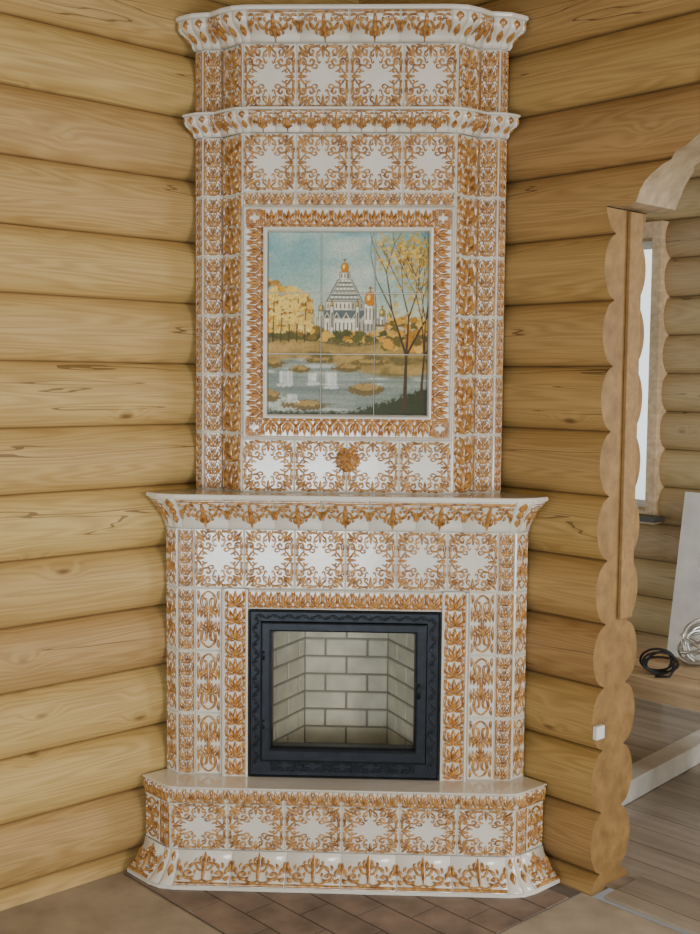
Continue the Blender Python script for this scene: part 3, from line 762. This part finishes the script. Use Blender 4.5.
framebox(M, w0+.06, w1-.026, .1, .15, wz1-.06, wz1-.02); framebox(M, w0+.06, w1-.026, .1, .15, wz0+.015, wz0+.055)
sub(M, 'sash', [m_plastic], wn)
M = MB(); framebox(M, w0-.1, w1+.12, -.14, -.031, wz0-.035, wz0-.005); sub(M, 'window_sill', [m_sill], wn)
# ------------------------------------------------------------------ floors and ceiling
def quad(name, pts, z, m, up=True):
    M = MB(); M.add([(p.x, p.y, z) for p in pts], [(0, 1, 2, 3) if up else (3, 2, 1, 0)], 0)
    return struct(M.build(name, [m]))
fr_ = lambda a, b: corner+dr*a+dl*b
pa = atZ(180, 906, 0); pb = atZ(566, 899, 0)
LB = (pa-corner).dot(dl); LA = (pb-corner).dot(dr)
quad('floor', [fr_(-.2, 0), fr_(-.2, 6), fr_(6, 6), fr_(6, 0)], -.006, m_floor)
M = MB(); M.add([tuple(fr_(a, b)+Vector((0, 0, -.004))) for a, b in ((0, 0), (0, LB), (LA, LB), (LA, 0))], [(0, 1, 2, 3)], 1)
bl, bw = .25, .125; j = 0; b = LB-bw
while b > -.05:
    a = LA-bl*(1 if j % 2 == 0 else .5)
    aend = LA
    while aend > .05:
        a0 = max(0, a); g = .003; b0 = max(b, 0)
        pts = [fr_(a0+g, b0+g), fr_(a0+g, b+bw-g), fr_(aend-g, b+bw-g), fr_(aend-g, b0+g)]
        zt = random.uniform(-.0015, 0)
        M.add([(p.x, p.y, -.005) for p in pts]+[(p.x, p.y, zt) for p in pts], [(4, 5, 6, 7), (0, 1, 5, 4), (1, 2, 6, 5), (2, 3, 7, 6), (3, 0, 4, 7)], 0)
        aend = a; a -= bl
    b -= bw; j += 1
struct(M.build('floor', [m_paver, m_paverg], recalc=True), 'brown paver patch in the floor under the fireplace')
quad('floor', [corner-dr*1.5+out*.1, corner+dr*3.6+out*.1, corner+dr*3.6+out*4, corner-dr*1.5+out*4], -.005, m_floor2)
M = MB(); ctr = corner+dr*(sE+.58)+out*.128; ctr.z = .003
box(M, ctr, (1.04, .24, .014), A45); struct(M.build('trim_1', [m_floor2], bevel=.003), 'grey plank threshold lying across the opening')
quad('ceiling', [corner-dr*2-dl*2, corner+dl*6-dr*2, corner+dl*3.6+dr*6, corner+dr*6-dl*4], 3.28, m_ceil, False)
# ------------------------------------------------------------------ next room things
pbn = atZ(660, 682, .46)
bench = empty('workbench', (pbn.x, pbn.y, 0), 'low rough plank workbench standing in the next room beyond the opening', 'bench')
def bb(name, items, m, parent, bevel=.003):
    M = MB()
    for (x, y, z), size in items: box(M, (x, y, z), size)
    o = M.build(name, [m], None, None, bevel=bevel); o.parent = parent; return o
bench.rotation_euler = (0, 0, A45)
for k in range(3): bb('top_plank', [((.02*(k-1), .075+.15*k, .445), (1.7, .142, .03))], m_plank, bench)
bb('rail', [((0, .02, .40), (1.6, .03, .06)), ((0, .42, .40), (1.6, .03, .06))], m_plank, bench)
for x in (-.62, .62):
    for y in (.06, .39): bb('leg', [((x, y, .215), (.07, .05, .43))], m_plank, bench)
p1 = atZ(617, 779, .09); p2 = atZ(705, 733, .09)
M = MB(); d_ = (p2-p1); ctr = (p1+p2)/2
an = math.atan2(d_.y, d_.x)
box(M, (ctr.x, ctr.y, .042), (d_.length+.3, .10, .09), an)
tag(M.build('timber_beam', [m_pale], bevel=.004), 'pale squared timber lying on the floor beneath the workbench', 'beam')
sb0, sb1 = sfar(688, 560), sfar(688, 560)+.35
M = MB()
zt = zfar(690, 490)
rotm = Matrix.Rotation(A45, 3, 'Z') @ Matrix.Rotation(math.radians(-9), 3, 'X')
ctr = cf+dr*((sb0+sb1)/2)-out*.13; ctr.z = zt/2
box(M, ctr, (sb1-sb0, .02, zt), 0, 0, rotm)
tag(M.build('white_board', [m_pale], bevel=.002), 'tall white board leaning on the log wall behind the workbench', 'board')
pc = atZ(702, 664, .46); rc = random.Random(3)
M = MB()
for k in range(9):
    ax = Vector((rc.uniform(-.5, .5), rc.uniform(-.5, .5), 1)).normalized() if k < 4 else Vector((rc.uniform(-.35, .35), -1, rc.uniform(.1, .5))).normalized()
    u = ax.orthogonal().normalized(); w = ax.cross(u); rr = rc.uniform(.07, .105)
    pts = [u*math.cos(2*PI*i/36)*rr+w*math.sin(2*PI*i/36)*rr for i in range(36)]
    lo = min(p.z for p in pts); base = Vector((pc.x+rc.uniform(-.02, .02), pc.y+rc.uniform(-.02, .02), .470-lo+(.012*k if k < 4 else 0)))
    tube(M, [base+p for p in pts], .0075, 6, 0, True)
tag(M.build('wire_coil', [m_coil]), 'shiny pale coil of wire heaped on the workbench', 'coil')
M = MB(); pts = []; qc = atZ(664, 674, .46)
for i in range(160):
    # loose standing loops of cable, facing the opening
    t_ = i/159; a_ = t_*2*PI*4.2
    ra = .066+.014*math.sin(a_*.61); rb = .040*(2*t_-1)
    p = qc+Vector((1, 0, 0))*(ra*math.cos(a_)-.02)+Vector((0, 1, 0))*rb
    pts.append((p.x, p.y, .468+(.052+.012*math.sin(t_*9))*(1+math.sin(a_))*.8))
e_ = Vector(pts[0]); pts = [(e_.x-.10, e_.y-.03, .467), (e_.x-.04, e_.y-.03, .467)]+pts
tube(M, pts, .0055, 6)
tag(M.build('power_cable', [m_black]), 'tangled black power cable on the workbench beside the pale coil', 'cable')
M = MB(); pj = corner+dr*(sE+.009)+out*.03; pj.z = Zp(721, .0, 601)
box(M, pj, (.018, .045, .045), A45); jb = M.build('junction_box', [m_plastic], bevel=.003)
tag(jb, 'small white junction box on the sawn log ends beside the opening', 'junction box')
# ------------------------------------------------------------------ light
wd = bpy.data.worlds.new('world'); bpy.context.scene.world = wd; wd.use_nodes = True
nt = wd.node_tree; bg = nt.nodes['Background']
tc = nt.nodes.new('ShaderNodeTexCoord'); sx = nt.nodes.new('ShaderNodeSeparateXYZ'); rp = nt.nodes.new('ShaderNodeValToRGB')
nt.links.new(tc.outputs['Generated'], sx.inputs[0])
mr = nt.nodes.new('ShaderNodeMapRange'); mr.inputs[1].default_value = -1; mr.inputs[2].default_value = 1
nt.links.new(sx.outputs[2], mr.inputs[0]); nt.links.new(mr.outputs[0], rp.inputs[0]); nt.links.new(rp.outputs[0], bg.inputs[0])
e = rp.color_ramp.elements
while len(e) < 4: e.new(.5)
for i, (p, c_) in enumerate([(.36, (.13, .125, .12, 1)), (.47, (.84, .92, .96, 1)), (.55, (.88, .94, .92, 1)), (.63, (.15, .12, .08, 1))]): e[i].position = p; e[i].color = c_
bg.inputs[1].default_value = 1.75
def area(name, loc, to, sx_, sy_, power, col):
    l = bpy.data.lights.new(name, 'AREA'); l.shape = 'RECTANGLE'; l.size = sx_; l.size_y = sy_; l.energy = power; l.color = col
    o = bpy.data.objects.new(name, l); C.objects.link(o); o.location = loc
    o.rotation_euler = (Vector(to)-Vector(loc)).to_track_quat('-Z', 'Y').to_euler()
area('window_light', (3.2, -4.0, 1.4), (-.6, 0, .9), 1.2, 1.4, 78, (1, .95, .85))
area('window_light_rear', (-.7, -5.2, .6), (0, 0, .3), 1.5, 1.2, 66, (.84, .93, 1))
lp = corner+dr*3.3+out*1.5; lt = corner+dr*.8+out*1.6
area('fill_light_next_room', (lp.x, lp.y, 1.7), (lt.x, lt.y, .9), 1.0, 1.0, 42, (.97, .98, 1))  # added fill lamp, unseen, only there to brighten the next room
